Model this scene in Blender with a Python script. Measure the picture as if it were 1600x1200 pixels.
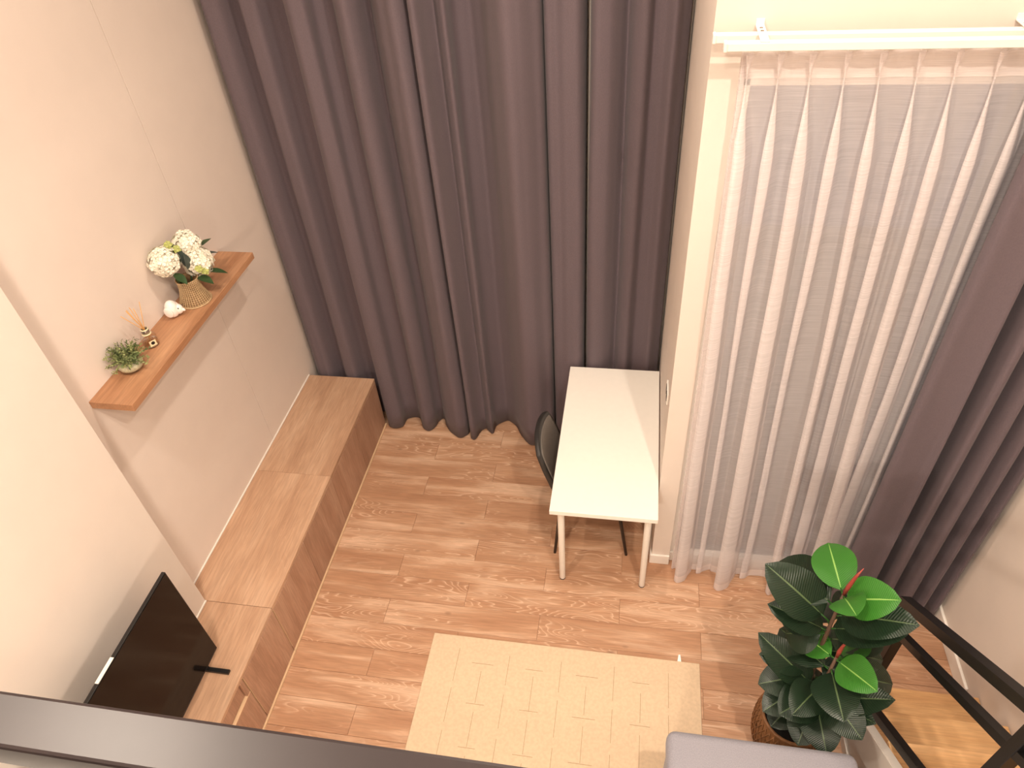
import bpy, bmesh, math, random
from mathutils import Vector, Matrix, noise
random.seed(7)
scene = bpy.context.scene
for o in list(bpy.data.objects): bpy.data.objects.remove(o, do_unlink=True)
COL = scene.collection

# ------------------------------------------------------------------ camera
cam_d = bpy.data.cameras.new('camera'); cam = bpy.data.objects.new('camera', cam_d); COL.objects.link(cam)
cam_d.sensor_fit = 'HORIZONTAL'; cam_d.sensor_width = 36.0; cam_d.lens = 1109.84 * 36.0 / 1600.0
cam_d.clip_start = 0.02; cam_d.clip_end = 60
R_ = Vector((0.98575969, 0.15599172, -0.06280455)); U_ = Vector((-0.05858756, 0.66867, 0.74124755)); F_ = Vector((-0.157624, 0.72701239, -0.6682871))
M_ = Matrix(((R_.x, U_.x, -F_.x, 0.374), (R_.y, U_.y, -F_.y, -2.407), (R_.z, U_.z, -F_.z, 3.881), (0, 0, 0, 1)))
cam.matrix_world = M_
scene.camera = cam

# ------------------------------------------------------------------ world, lights, exposure
w = bpy.data.worlds.new('night'); scene.world = w; w.use_nodes = True
w.node_tree.nodes['Background'].inputs[0].default_value = (0.10, 0.12, 0.17, 1)
w.node_tree.nodes['Background'].inputs[1].default_value = 0.9
scene.view_settings.view_transform = 'Standard'; scene.view_settings.look = 'None'
scene.view_settings.gamma = 1.0; scene.view_settings.use_curve_mapping = False
scene.view_settings.exposure = 0.25

WARM = (1.0, 0.85, 0.705)
# recessed downlights: (x, y, z of the ceiling, watts, diameter); the last is added for fill light
DOWNLIGHTS = [(-1.00, -1.80, 5.0, 42, 0.16), (1.20, -2.15, 5.0, 68, 0.12), (0.10, -2.9, 5.0, 40, 0.14), (0.0, 0.0, 5.0, 36, 0.16)]
GLOBE = (0.10, -3.20, 2.36, 100)            # globe lamp under the mezzanine
def lamp(x, y, z, power, dia):
    d = bpy.data.lights.new('downlight_lamp', 'AREA'); d.shape = 'DISK'; d.size = dia
    d.energy = power; d.color = WARM; d.spread = math.radians(170)
    o = bpy.data.objects.new('downlight_lamp', d); COL.objects.link(o)
    o.location = (x, y, z - 0.045)
for a in DOWNLIGHTS: lamp(*a)
_d = bpy.data.lights.new('globe_lamp_light', 'POINT'); _d.energy = GLOBE[3]; _d.color = WARM; _d.shadow_soft_size = 0.075
_o = bpy.data.objects.new('globe_lamp_light', _d); COL.objects.link(_o); _o.location = GLOBE[:3]

# ------------------------------------------------------------------ materials
def rgb(r, g, b):                      # sRGB 0..255 -> linear
    f = lambda c: (c / 255 / 12.92) if c / 255 <= 0.04045 else ((c / 255 + 0.055) / 1.055) ** 2.4
    return (f(r), f(g), f(b), 1)
class NT:
    def __init__(self, name):
        self.m = bpy.data.materials.new(name); self.m.use_nodes = True
        self.t = self.m.node_tree; self.n = self.t.nodes; self.b = self.n['Principled BSDF']; self.out = self.n['Material Output']
    def add(self, typ, **kw):
        nd = self.n.new(typ)
        for k, v in kw.items():
            if k.startswith('i_'):
                key = k[2:]; key = int(key) if key.isdigit() else key.replace('_', ' ')
                nd.inputs[key].default_value = v
            else: setattr(nd, k, v)
        return nd
    def link(self, a, b): self.t.links.new(a, b)
    def ramp(self, fac, stops):
        nd = self.n.new('ShaderNodeValToRGB'); cr = nd.color_ramp
        while len(cr.elements) < len(stops): cr.elements.new(0.5)
        for e, (p, c) in zip(cr.elements, stops): e.position = p; e.color = c
        self.link(fac, nd.inputs[0]); return nd
    def mix(self, fac, a, b, mode='MIX'):
        nd = self.n.new('ShaderNodeMix'); nd.data_type = 'RGBA'; nd.blend_type = mode
        for s, v in ((0, fac), (6, a), (7, b)):
            if hasattr(v, 'links') or isinstance(v, bpy.types.NodeSocket): self.link(v, nd.inputs[s])
            else: nd.inputs[s].default_value = v
        return nd.outputs[2]
    def bump(self, h, strength=0.2, dist=0.01):
        nd = self.add('ShaderNodeBump', i_Strength=strength, i_Distance=dist); self.link(h, nd.inputs['Height'])
        self.link(nd.outputs[0], self.b.inputs['Normal'])
def plain(name, col, rough=0.5, metal=0.0, var=0.04, scale=30, bump=0.05, spec=0.5):
    k = NT(name); tc = k.add('ShaderNodeTexCoord')
    nz = k.add('ShaderNodeTexNoise', i_Scale=scale, i_Detail=4.0); k.link(tc.outputs['Object'], nz.inputs['Vector'])
    d = tuple(c * (1 - var) for c in col[:3]) + (1,); l = tuple(min(1, c * (1 + var)) for c in col[:3]) + (1,)
    rp = k.ramp(nz.outputs[0], [(0.3, d), (0.7, l)]); k.link(rp.outputs[0], k.b.inputs['Base Color'])
    k.b.inputs['Roughness'].default_value = rough; k.b.inputs['Metallic'].default_value = metal
    k.b.inputs['Specular IOR Level'].default_value = spec
    if bump: k.bump(nz.outputs[0], bump, 0.002)
    return k.m
def wood(name, base, dark, light, axis='X', rough=0.45, rings=0.5, rand=0.25, scale=1.0, knots=True, spec=0.4):
    k = NT(name); tc = k.add('ShaderNodeTexCoord'); oi = k.add('ShaderNodeObjectInfo')
    mp = k.add('ShaderNodeMapping'); k.link(tc.outputs['Object'], mp.inputs['Vector'])
    off = k.add('ShaderNodeVectorMath', operation='SCALE'); off.inputs[0].default_value = (37.1, 53.7, 11.3); k.link(oi.outputs['Random'], off.inputs['Scale'])
    k.link(off.outputs[0], mp.inputs['Location'])
    st = {'X': (1.0, 6.5, 6.5), 'Y': (6.5, 1.0, 6.5), 'Z': (6.5, 6.5, 1.0)}[axis]
    m2 = k.add('ShaderNodeMapping'); m2.inputs['Scale'].default_value = tuple(s * scale for s in st); k.link(mp.outputs[0], m2.inputs['Vector'])
    big = k.add('ShaderNodeTexNoise', i_Scale=1.3, i_Detail=5.0, i_Roughness=0.55, i_Distortion=0.4); k.link(m2.outputs[0], big.inputs['Vector'])
    c1 = k.ramp(big.outputs[0], [(0.3, dark), (0.5, base), (0.72, light)])
    # cathedral lines: contour bands of a stretched noise
    nz = k.add('ShaderNodeTexNoise', i_Scale=1.25, i_Detail=2.0, i_Roughness=0.45, i_Distortion=0.3); k.link(m2.outputs[0], nz.inputs['Vector'])
    ml = k.add('ShaderNodeMath', operation='MULTIPLY'); ml.inputs[1].default_value = 30.0; k.link(nz.outputs[0], ml.inputs[0])
    fr = k.add('ShaderNodeMath', operation='FRACT'); k.link(ml.outputs[0], fr.inputs[0])
    rp = k.ramp(fr.outputs[0], [(0.0, (0, 0, 0, 1)), (0.10, (1, 1, 1, 1)), (0.26, (0.25, 0.25, 0.25, 1)), (0.45, (0, 0, 0, 1))])
    msk = k.add('ShaderNodeTexNoise', i_Scale=1.1, i_Detail=2.0); 
    m4 = k.add('ShaderNodeMapping'); m4.inputs['Scale'].default_value = tuple((s if s == 1 else 4.0) * scale for s in st); k.link(mp.outputs[0], m4.inputs['Vector']); k.link(m4.outputs[0], msk.inputs['Vector'])
    mr = k.ramp(msk.outputs[0], [(0.46, (0, 0, 0, 1)), (0.56, (1, 1, 1, 1))])
    mu = k.add('ShaderNodeMath', operation='MULTIPLY'); k.link(rp.outputs[0], mu.inputs[0]); k.link(mr.outputs[0], mu.inputs[1])
    mu2 = k.add('ShaderNodeMath', operation='MULTIPLY'); mu2.inputs[1].default_value = rings; k.link(mu.outputs[0], mu2.inputs[0])
    c2 = k.mix(mu2.outputs[0], c1.outputs[0], light)
    # fine fibre
    m3 = k.add('ShaderNodeMapping'); m3.inputs['Scale'].default_value = tuple(8 if s == 1 else 130 for s in st); k.link(mp.outputs[0], m3.inputs['Vector'])
    fn = k.add('ShaderNodeTexNoise', i_Scale=1.0, i_Detail=3.0); k.link(m3.outputs[0], fn.inputs['Vector'])
    fr2 = k.ramp(fn.outputs[0], [(0.35, (0.86, 0.86, 0.86, 1)), (0.65, (1.05, 1.05, 1.05, 1))])
    c3 = k.mix(1.0, c2, fr2.outputs[0], 'MULTIPLY')
    if knots:
        vo = k.add('ShaderNodeTexVoronoi', i_Scale=1.0); m5 = k.add('ShaderNodeMapping'); m5.inputs['Scale'].default_value = tuple(2.6 if s == 1 else 5.5 for s in st)
        k.link(mp.outputs[0], m5.inputs['Vector']); k.link(m5.outputs[0], vo.inputs['Vector'])
        kr = k.ramp(vo.outputs['Distance'], [(0.0, (1, 1, 1, 1)), (0.045, (0.6, 0.6, 0.6, 1)), (0.075, (0, 0, 0, 1))])
        km = k.add('ShaderNodeMath', operation='MULTIPLY'); km.inputs[1].default_value = 0.6; k.link(kr.outputs[0], km.inputs[0])
        c3 = k.mix(km.outputs[0], c3, tuple(c * 0.45 for c in dark[:3]) + (1,))
    vr = k.add('ShaderNodeMapRange', i_To_Min=1 - rand, i_To_Max=1 + rand * 0.5); k.link(oi.outputs['Random'], vr.inputs['Value'])
    hs = k.add('ShaderNodeHueSaturation'); k.link(c3, hs.inputs['Color']); k.link(vr.outputs[0], hs.inputs['Value'])
    k.link(hs.outputs[0], k.b.inputs['Base Color']); k.b.inputs['Roughness'].default_value = rough; k.b.inputs['Specular IOR Level'].default_value = spec
    k.bump(fn.outputs[0], 0.08, 0.002)
    return k.m
def fabric(name, col, rough=0.9, var=0.10, scale=220, bump=0.25, sheen=0.15):
    k = NT(name); tc = k.add('ShaderNodeTexCoord')
    mp = k.add('ShaderNodeMapping'); mp.inputs['Scale'].default_value = (1, 1, 0.5); k.link(tc.outputs['Object'], mp.inputs['Vector'])
    nz = k.add('ShaderNodeTexNoise', i_Scale=scale, i_Detail=3.0); k.link(mp.outputs[0], nz.inputs['Vector'])
    d = tuple(c * (1 - var) for c in col[:3]) + (1,); l = tuple(min(1, c * (1 + var)) for c in col[:3]) + (1,)
    rp = k.ramp(nz.outputs[0], [(0.35, d), (0.65, l)]); k.link(rp.outputs[0], k.b.inputs['Base Color'])
    k.b.inputs['Roughness'].default_value = rough; k.b.inputs['Specular IOR Level'].default_value = 0.15
    k.b.inputs['Sheen Weight'].default_value = sheen
    k.bump(nz.outputs[0], bump, 0.001)
    return k.m
def sheer_mat(name, col, lo, hi):
    k = NT(name); tc = k.add('ShaderNodeTexCoord'); mp = k.add('ShaderNodeMapping'); mp.inputs['Scale'].default_value = (5, 5, 330); k.link(tc.outputs['Object'], mp.inputs['Vector'])
    nz = k.add('ShaderNodeTexNoise', i_Scale=1.0, i_Detail=3.0); k.link(mp.outputs[0], nz.inputs['Vector'])
    fac = k.add('ShaderNodeMapRange', i_From_Min=0.3, i_From_Max=0.7, i_To_Min=lo, i_To_Max=hi); k.link(nz.outputs[0], fac.inputs['Value'])
    df = k.add('ShaderNodeBsdfDiffuse', i_Color=col); tl = k.add('ShaderNodeBsdfTranslucent', i_Color=col); tr = k.add('ShaderNodeBsdfTransparent')
    m1 = k.add('ShaderNodeMixShader', i_Fac=0.3); k.link(df.outputs[0], m1.inputs[1]); k.link(tl.outputs[0], m1.inputs[2])
    m2 = k.add('ShaderNodeMixShader'); k.link(fac.outputs[0], m2.inputs[0]); k.link(tr.outputs[0], m2.inputs[1]); k.link(m1.outputs[0], m2.inputs[2])
    k.link(m2.outputs[0], k.out.inputs['Surface']); return k.m
def glass_mat(name, tint=(0.9, 0.95, 0.95, 1), refl=0.12, rough=0.02):
    k = NT(name); gl = k.add('ShaderNodeBsdfGlossy', i_Roughness=rough); tr = k.add('ShaderNodeBsdfTransparent', i_Color=tint)
    lw = k.add('ShaderNodeLayerWeight', i_Blend=0.35); mx = k.add('ShaderNodeMixShader'); ad = k.add('ShaderNodeMath', operation='ADD'); ad.inputs[1].default_value = refl
    fz = k.add('ShaderNodeMath', operation='POWER'); fz.inputs[1].default_value = 3.0; k.link(lw.outputs['Facing'], fz.inputs[0]); fz = k.add('ShaderNodeMath', operation='MULTIPLY') if False else fz
    k.link(fz.outputs[0], ad.inputs[0]); k.link(ad.outputs[0], mx.inputs[0]); k.link(tr.outputs[0], mx.inputs[1]); k.link(gl.outputs[0], mx.inputs[2])
    k.link(mx.outputs[0], k.out.inputs['Surface']); return k.m
def emit(name, col, s):
    k = NT(name); k.b.inputs['Emission Color'].default_value = col; k.b.inputs['Emission Strength'].default_value = s; return k.m
def leaf_mat(name, col, rough=0.32):
    k = NT(name); tc = k.add('ShaderNodeTexCoord'); wv = k.add('ShaderNodeTexWave', i_Scale=9.0, i_Distortion=0.6); wv.bands_direction = 'Y'
    # side veins leave the midrib at a slant
    mp = k.add('ShaderNodeMapping'); sx = k.add('ShaderNodeSeparateXYZ'); ab = k.add('ShaderNodeMath', operation='ABSOLUTE'); cb = k.add('ShaderNodeCombineXYZ')
    k.link(tc.outputs['Object'], sx.inputs[0]); k.link(sx.outputs[0], ab.inputs[0])
    sb = k.add('ShaderNodeMath', operation='MULTIPLY_ADD'); sb.inputs[1].default_value = -0.45; k.link(ab.outputs[0], sb.inputs[0]); k.link(sx.outputs[1], sb.inputs[2])
    k.link(sb.outputs[0], cb.inputs[1]); k.link(cb.outputs[0], wv.inputs['Vector'])
    d = tuple(c * 0.88 for c in col[:3]) + (1,); l = tuple(c * 1.22 for c in col[:3]) + (1,)
    rp = k.ramp(wv.outputs[0], [(0.0, d), (0.75, d), (1.0, l)]); k.link(rp.outputs[0], k.b.inputs['Base Color'])
    k.b.inputs['Roughness'].default_value = rough; k.b.inputs['Specular IOR Level'].default_value = 0.3
    k.bump(wv.outputs[0], 0.15, 0.01); return k.m

M = {}
M['wall'] = plain('wall_paint', rgb(226, 215, 205), 0.85, var=0.015, scale=6, bump=0.03, spec=0.2)
M['panel'] = plain('wall_panel', rgb(226, 213, 203), 0.7, var=0.012, scale=8, bump=0.02, spec=0.25)
M['seam'] = plain('seam_filler', rgb(235, 226, 214), 0.7, var=0.01)
M['ceil'] = plain('ceiling_paint', rgb(240, 238, 234), 0.9, var=0.01, spec=0.1)
M['white'] = plain('white_lacquer', rgb(244, 240, 232), 0.35, var=0.01)
M['whitemetal'] = plain('white_metal', rgb(240, 236, 228), 0.4, var=0.01)
M['trim'] = plain('white_trim', rgb(240, 234, 226), 0.45, var=0.01)
M['floor'] = wood('oak_vinyl', rgb(186, 144, 113), rgb(173, 129, 99), rgb(222, 188, 160), 'X', 0.42, 0.9, 0.03)
M['cab'] = wood('cabinet_oak', rgb(194, 157, 128), rgb(180, 142, 114), rgb(208, 174, 146), 'Y', 0.5, 0.25, 0.04, knots=False)
M['cabz'] = wood('cabinet_front_oak', rgb(178, 140, 116), rgb(164, 126, 103), rgb(192, 156, 132), 'Z', 0.5, 0.15, 0.06, knots=False)
M['edge'] = plain('pale_edge_band', rgb(214, 182, 146), 0.5, var=0.03)
M['shelf'] = wood('shelf_wood', rgb(182, 135, 100), rgb(164, 116, 82), rgb(198, 152, 116), 'Y', 0.45, 0.15, 0.03, knots=False)
M['stair'] = wood('stair_wood', rgb(212, 168, 118), rgb(198, 152, 104), rgb(222, 180, 132), 'X', 0.45, 0.25, 0.05, knots=False)
M['dark'] = fabric('charcoal_curtain', rgb(103, 92, 98), 0.95, 0.05, 240, 0.15, 0.1)
M['sheer'] = sheer_mat('sheer_voile', rgb(250, 245, 246), 0.46, 0.58)
M['hem'] = sheer_mat('sheer_hem', rgb(248, 240, 238), 0.62, 0.75)
M['black'] = plain('black_steel', rgb(14, 13, 13), 0.45, var=0.1, scale=60, bump=0.03)
M['rail'] = plain('dark_steel_handrail', rgb(38, 31, 31), 0.36, 0.0, var=0.12, scale=14, bump=0.02, spec=0.28)
M['tvscreen'] = plain('tv_screen', rgb(16, 11, 9), 0.10, var=0.02, bump=0, spec=0.25)
M['tvbody'] = plain('tv_plastic', rgb(20, 18, 18), 0.4)
M['chair'] = plain('grey_chair_shell', rgb(104, 98, 92), 0.7, var=0.06, scale=90, bump=0.08)
M['chairrim'] = plain('dark_chair_rim', rgb(40, 38, 37), 0.5, var=0.06)
M['chairleg'] = plain('brown_black_leg', rgb(48, 36, 28), 0.45)
M['rubber'] = plain('black_rubber', rgb(30, 28, 28), 0.7)
M['rug'] = fabric('cream_rug', rgb(214, 191, 162), 0.95, 0.05, 60, 0.25, 0.05)
M['rugline'] = fabric('rug_line', rgb(176, 150, 120), 0.95, 0.05, 120, 0.2, 0.05)
M['sofa'] = fabric('grey_sofa_weave', rgb(148, 147, 156), 0.95, 0.10, 260, 0.35, 0.15)
M['leafd'] = leaf_mat('rubber_leaf_dark', rgb(27, 44, 29))
M['leafb'] = leaf_mat('rubber_leaf_bright', rgb(54, 112, 38), 0.36)
M['leafm'] = leaf_mat('rubber_leaf_mid', rgb(44, 92, 34))
M['midrib'] = plain('leaf_midrib', rgb(74, 94, 58), 0.5)
M['midribb'] = plain('leaf_midrib_bright', rgb(128, 172, 84), 0.5)
M['bud'] = plain('red_leaf_bud', rgb(150, 62, 54), 0.45)
M['stem'] = plain('brown_stem', rgb(84, 62, 46), 0.7)
M['soil'] = plain('dark_soil', rgb(14, 11, 9), 0.95, var=0.3, scale=60, bump=0.5)
M['wicker'] = plain('brown_wicker', rgb(134, 92, 56), 0.55, var=0.25, scale=40, bump=0.3)
M['rattand'] = plain('dark_rattan', rgb(132, 102, 68), 0.7, var=0.15, scale=60, bump=0.2)  # darker rattan for the vase body under the pale ribs
M['rattan'] = plain('pale_rattan', rgb(190, 162, 124), 0.6, var=0.15, scale=60, bump=0.2)
M['vglass'] = glass_mat('clear_glass', (0.98, 0.985, 0.975, 1), 0.04)
M['pane'] = glass_mat('window_glass', (0.55, 0.6, 0.66, 1), 0.14, 0.03)
M['petal'] = plain('white_petal', rgb(246, 240, 222), 0.6, var=0.03)
M['petalg'] = plain('lime_petal', rgb(172, 178, 100), 0.6, var=0.08)
M['fleaf'] = plain('flower_leaf', rgb(48, 74, 40), 0.5, var=0.15)
M['fleafb'] = plain('flower_leaf_bluish', rgb(60, 74, 70), 0.5, var=0.1)
M['grassy'] = plain('sage_sprig', rgb(136, 144, 92), 0.7, var=0.25, scale=80)
M['grassyd'] = plain('deep_sage_sprig', rgb(92, 106, 62), 0.7, var=0.25, scale=80)
M['moss'] = plain('white_pebble_fill', rgb(206, 200, 172), 0.8, var=0.2, scale=120, bump=0.4)
M['ceramic'] = plain('white_ceramic', rgb(244, 236, 230), 0.25, var=0.01)
M['eye'] = plain('grey_eye', rgb(70, 66, 64), 0.4)
M['reed'] = plain('reed_stick', rgb(214, 160, 96), 0.6)
M['amber'] = glass_mat('amber_oil_glass', (0.97, 0.90, 0.78, 1), 0.05)
M['silver'] = plain('silver_collar', rgb(150, 142, 134), 0.3, 0.8)
M['paper'] = plain('cream_label', rgb(232, 214, 176), 0.7)
M['ink'] = plain('black_ink', rgb(24, 20, 18), 0.6)
k_ = NT('frosted_globe'); _e = k_.add('ShaderNodeEmission', i_Color=(1, .85, .68, 1), i_Strength=2.0); _t = k_.add('ShaderNodeBsdfTransparent'); _m = k_.add('ShaderNodeMixShader', i_Fac=0.25)
k_.link(_t.outputs[0], _m.inputs[1]); k_.link(_e.outputs[0], _m.inputs[2]); k_.link(_m.outputs[0], k_.out.inputs['Surface']); M['globe'] = k_.m
M['lens'] = emit('lamp_lens', (1, 0.85, 0.65, 1), 6)
M['concrete'] = plain('balcony_concrete', rgb(120, 116, 112), 0.9)

# ------------------------------------------------------------------ helpers
def tag(o, label=None, cat=None, group=None, kind=None):
    if label: o['label'] = label
    if cat: o['category'] = cat
    if group: o['group'] = group
    if kind: o['kind'] = kind
    return o
def obj(name, bm, mat, parent=None, smooth=False, loc=None):
    me = bpy.data.meshes.new(name)
    if smooth:
        for f in bm.faces: f.smooth = True
    bm.normal_update(); bm.to_mesh(me); bm.free()
    mats = mat if isinstance(mat, (list, tuple)) else [mat]
    for m in mats: me.materials.append(M[m])
    o = bpy.data.objects.new(name, me); COL.objects.link(o)
    if loc is not None: o.location = loc
    if parent is not None: o.parent = parent
    return o
def empty(name, loc=(0, 0, 0), rz=0):
    o = bpy.data.objects.new(name, None); COL.objects.link(o); o.location = loc; o.rotation_euler = (0, 0, rz); o.empty_display_size = 0.1
    return o
def box(bm, x0, x1, y0, y1, z0, z1, bev=0.0, seg=2, mi=0):
    r = bmesh.ops.create_cube(bm, size=1.0); vs = r['verts']
    for v in vs:
        v.co = Vector((x0 + (v.co.x + .5) * (x1 - x0), y0 + (v.co.y + .5) * (y1 - y0), z0 + (v.co.z + .5) * (z1 - z0)))
    fs = {f for v in vs for f in v.link_faces}
    for f in fs: f.material_index = mi
    if bev:
        es = list({e for v in vs for e in v.link_edges})
        rr = bmesh.ops.bevel(bm, geom=es, offset=bev, segments=seg, affect='EDGES', profile=0.5)
        for f in rr['faces']: f.material_index = mi
    return bm
def bx(x0, x1, y0, y1, z0, z1, bev=0.0, seg=2): return box(bmesh.new(), x0, x1, y0, y1, z0, z1, bev, seg)
def tube(bm, pts, rad, n=10, cap=True):
    pts = [Vector(p) for p in pts]; rads = rad if isinstance(rad, (list, tuple)) else [rad] * len(pts)
    rings = []
    prev = None
    for i, p in enumerate(pts):
        t = (pts[min(i + 1, len(pts) - 1)] - pts[max(i - 1, 0)]).normalized()
        a = prev if prev is not None else (Vector((0, 0, 1)) if abs(t.z) < 0.9 else Vector((1, 0, 0)))
        s = (a - t * a.dot(t)).normalized(); b = t.cross(s); prev = s
        rings.append([bm.verts.new(p + (s * math.cos(2 * math.pi * k / n) + b * math.sin(2 * math.pi * k / n)) * rads[i]) for k in range(n)])
    for A, B in zip(rings, rings[1:]):
        for k in range(n): bm.faces.new((A[k], A[(k + 1) % n], B[(k + 1) % n], B[k]))
    if cap: bm.faces.new(list(reversed(rings[0]))); bm.faces.new(rings[-1])
    return bm
def lathe(bm, prof, c=(0, 0, 0), n=32, close=False):
    c = Vector(c); rings = []
    for r, z in prof:
        if r < 1e-5: rings.append([bm.verts.new(c + Vector((0, 0, z)))])
        else: rings.append([bm.verts.new(c + Vector((r * math.cos(2 * math.pi * k / n), r * math.sin(2 * math.pi * k / n), z))) for k in range(n)])
    for A, B in zip(rings, rings[1:]):
        for k in range(n):
            k2 = (k + 1) % n
            if len(A) == 1 and len(B) == 1: continue
            if len(A) == 1: bm.faces.new((A[0], B[k2], B[k]))
            elif len(B) == 1: bm.faces.new((A[k], A[k2], B[0]))
            else: bm.faces.new((A[k], A[k2], B[k2], B[k]))
    return bm
def prism(poly, axis, a, b, bev=0.0):
    """poly: 2D points; axis 'x' -> (y,z) points, extruded x from a to b."""
    bm = bmesh.new()
    def P(p, t): return {'x': (t, p[0], p[1]), 'y': (p[0], t, p[1]), 'z': (p[0], p[1], t)}[axis]
    A = [bm.verts.new(P(p, a)) for p in poly]; B = [bm.verts.new(P(p, b)) for p in poly]
    bm.faces.new(A); bm.faces.new(list(reversed(B)))
    for i in range(len(poly)):
        j = (i + 1) % len(poly); bm.faces.new((A[i], B[i], B[j], A[j]))
    bmesh.ops.recalc_face_normals(bm, faces=bm.faces)
    if bev: bmesh.ops.bevel(bm, geom=list(bm.edges), offset=bev, segments=2, affect='EDGES')
    return bm
def bar(bm, p, q, wdt, hgt):
    """square bar between two points; hgt measured upwards."""
    p = Vector(p); q = Vector(q); t = (q - p).normalized()
    up = Vector((0, 0, 1)) if abs(t.z) < 0.95 else Vector((0, 1, 0))
    s = t.cross(up).normalized(); u = s.cross(t).normalized()
    vs = [[bm.verts.new(c + s * sx * wdt / 2 + u * su * hgt / 2) for sx, su in ((-1, -1), (1, -1), (1, 1), (-1, 1))] for c in (p, q)]
    for i in range(4): bm.faces.new((vs[0][i], vs[0][(i + 1) % 4], vs[1][(i + 1) % 4], vs[1][i]))
    bm.faces.new(list(reversed(vs[0]))); bm.faces.new(vs[1])
    bmesh.ops.recalc_face_normals(bm, faces=bm.faces)
    return bm
def catmull(pts, per):
    out = []
    n = len(pts)
    for i in range(n - 1):
        p0, p1, p2, p3 = pts[max(i - 1, 0)], pts[i], pts[i + 1], pts[min(i + 2, n - 1)]
        for k in range(per):
            t = k / per
            out.append(tuple(0.5 * ((2 * b) + (-a + c) * t + (2 * a - 5 * b + 4 * c - d) * t * t + (-a + 3 * b - 3 * c + d) * t ** 3) for a, b, c, d in zip(p0, p1, p2, p3)))
    out.append(tuple(pts[-1])); return out
def struct(name, bm, mat, parent=None):
    o = obj(name, bm, mat, parent)
    if parent is None: o['kind'] = 'structure'
    return o

# ------------------------------------------------------------------ room dimensions
XL, XB, XR = -1.967, -1.846, 2.22          # left wall, television wall face, right wall
YB, YW, YF = 1.50, 0.242, -5.0             # back wall, window wall face, wall behind the camera
XC = 0.597                                  # side of the corner column
H = 5.0
MEZ_Y, MEZ_Z = -2.27, 2.60

# ------------------------------------------------------------------ setting
floor = struct('floor', bx(XL - .1, XR + .1, YF, YB + .1, -0.12, -0.006), 'floor')
PL, PW = 0.935, 0.165
pm = None
for k in range(-13, 10):
    yc = 0.035 + PW * k
    if yc - PW / 2 > YB - .05: continue
    x0 = (-0.985 if k % 2 == 0 else -0.5175) - 2 * PL
    for j in range(6):
        a = x0 + j * PL; c = a + PL / 2
        if a + PL < -1.5 or a > XR: continue
        if pm is None:
            b = bmesh.new(); box(b, -PL / 2 + .0006, PL / 2 - .0006, -PW / 2 + .0006, PW / 2 - .0006, -0.006, 0.0, 0.0012, 1)
            pl = obj('plank', b, 'floor', floor); pm = pl.data
        else:
            pl = bpy.data.objects.new('plank', pm); COL.objects.link(pl); pl.parent = floor
        pl.location = (c, yc, 0)
struct('ceiling', bx(XL - .1, XR + .1, YF - .1, YB + .1, H, H + .1), 'ceil')
wl = struct('wall_left', bx(XL - .15, XL - .012, YF, YB + .1, 0, H), 'seam')
obj('panel', bx(XL - .012, XL, -0.70, 0.6005, 0, H, 0.001, 1), 'panel', wl)
obj('panel', bx(XL - .012, XL, 0.6045, YB, 0, H, 0.001, 1), 'panel', wl)
struct('wall_television', bx(XL, XB, YF, -0.616, 0, H, 0.002, 1), 'wall')
struct('wall_back', bx(XL - .15, XC + .1, YB, YB + .15, 0, H), 'wall')
struct('wall_right', bx(XR, XR + .15, YF, YB + .1, 0, H), 'wall')
struct('wall_front', bx(XL - .15, XR + .15, YF - .15, YF, 0, H), 'wall')
# window wall: column beside the desk, lintel, right jamb
b = bmesh.new(); WX0, WX1, WZ = 0.705, 2.16, 2.985
box(b, XC, WX0, YW, YB, 0, H); box(b, WX0, XR, YW, YW + .22, WZ, H); box(b, WX1, XR, YW, YW + .22, 0, WZ)
struct('wall_window', b, 'wall')
struct('baseboard_column', bx(XC - .012, WX0, YW - .014, YW, 0, 0.085, 0.004), 'trim')
struct('baseboard_side', bx(XC - .012, XC, YW, YB, 0, 0.085, 0.004), 'trim')
struct('baseboard_right', bx(XR - .016, XR, -0.42, YW, 0, 0.10, 0.005), 'trim')
# sliding window door behind the sheer curtain
w1 = struct('window_1', bx(WX0, WX1, YW + .02, YW + .12, 0.0, 0.085, 0.004), 'trim')
obj('window_frame', bx(WX0, WX0 + .045, YW + .03, YW + .11, 0.085, WZ, .003), 'trim', w1)
obj('window_frame', bx(WX1 - .045, WX1, YW + .03, YW + .11, 0.085, WZ, .003), 'trim', w1)
obj('window_frame', bx(WX0, WX1, YW + .03, YW + .11, WZ - .06, WZ, .003), 'trim', w1)
obj('mullion', bx(1.80, 1.86, YW + .04, YW + .10, 0.085, WZ - .06, .003), 'trim', w1)
obj('pane', bx(WX0 + .045, 1.80, YW + .065, YW + .075, 0.085, WZ - .06), 'pane', w1)
obj('pane', bx(1.86, WX1 - .045, YW + .065, YW + .075, 0.085, WZ - .06), 'pane', w1)
struct('balcony_floor', bx(WX0 - .6, XR + .4, YW + .22, 2.6, -0.15, -0.05), 'concrete')
struct('balcony_parapet', bx(WX0 - .6, XR + .4, 2.6, 2.72, -0.15, 1.0), 'concrete')
# mezzanine
struct('mezzanine_floor', bx(XB, 1.54, YF, MEZ_Y, 2.50, MEZ_Z), 'ceil')

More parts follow.
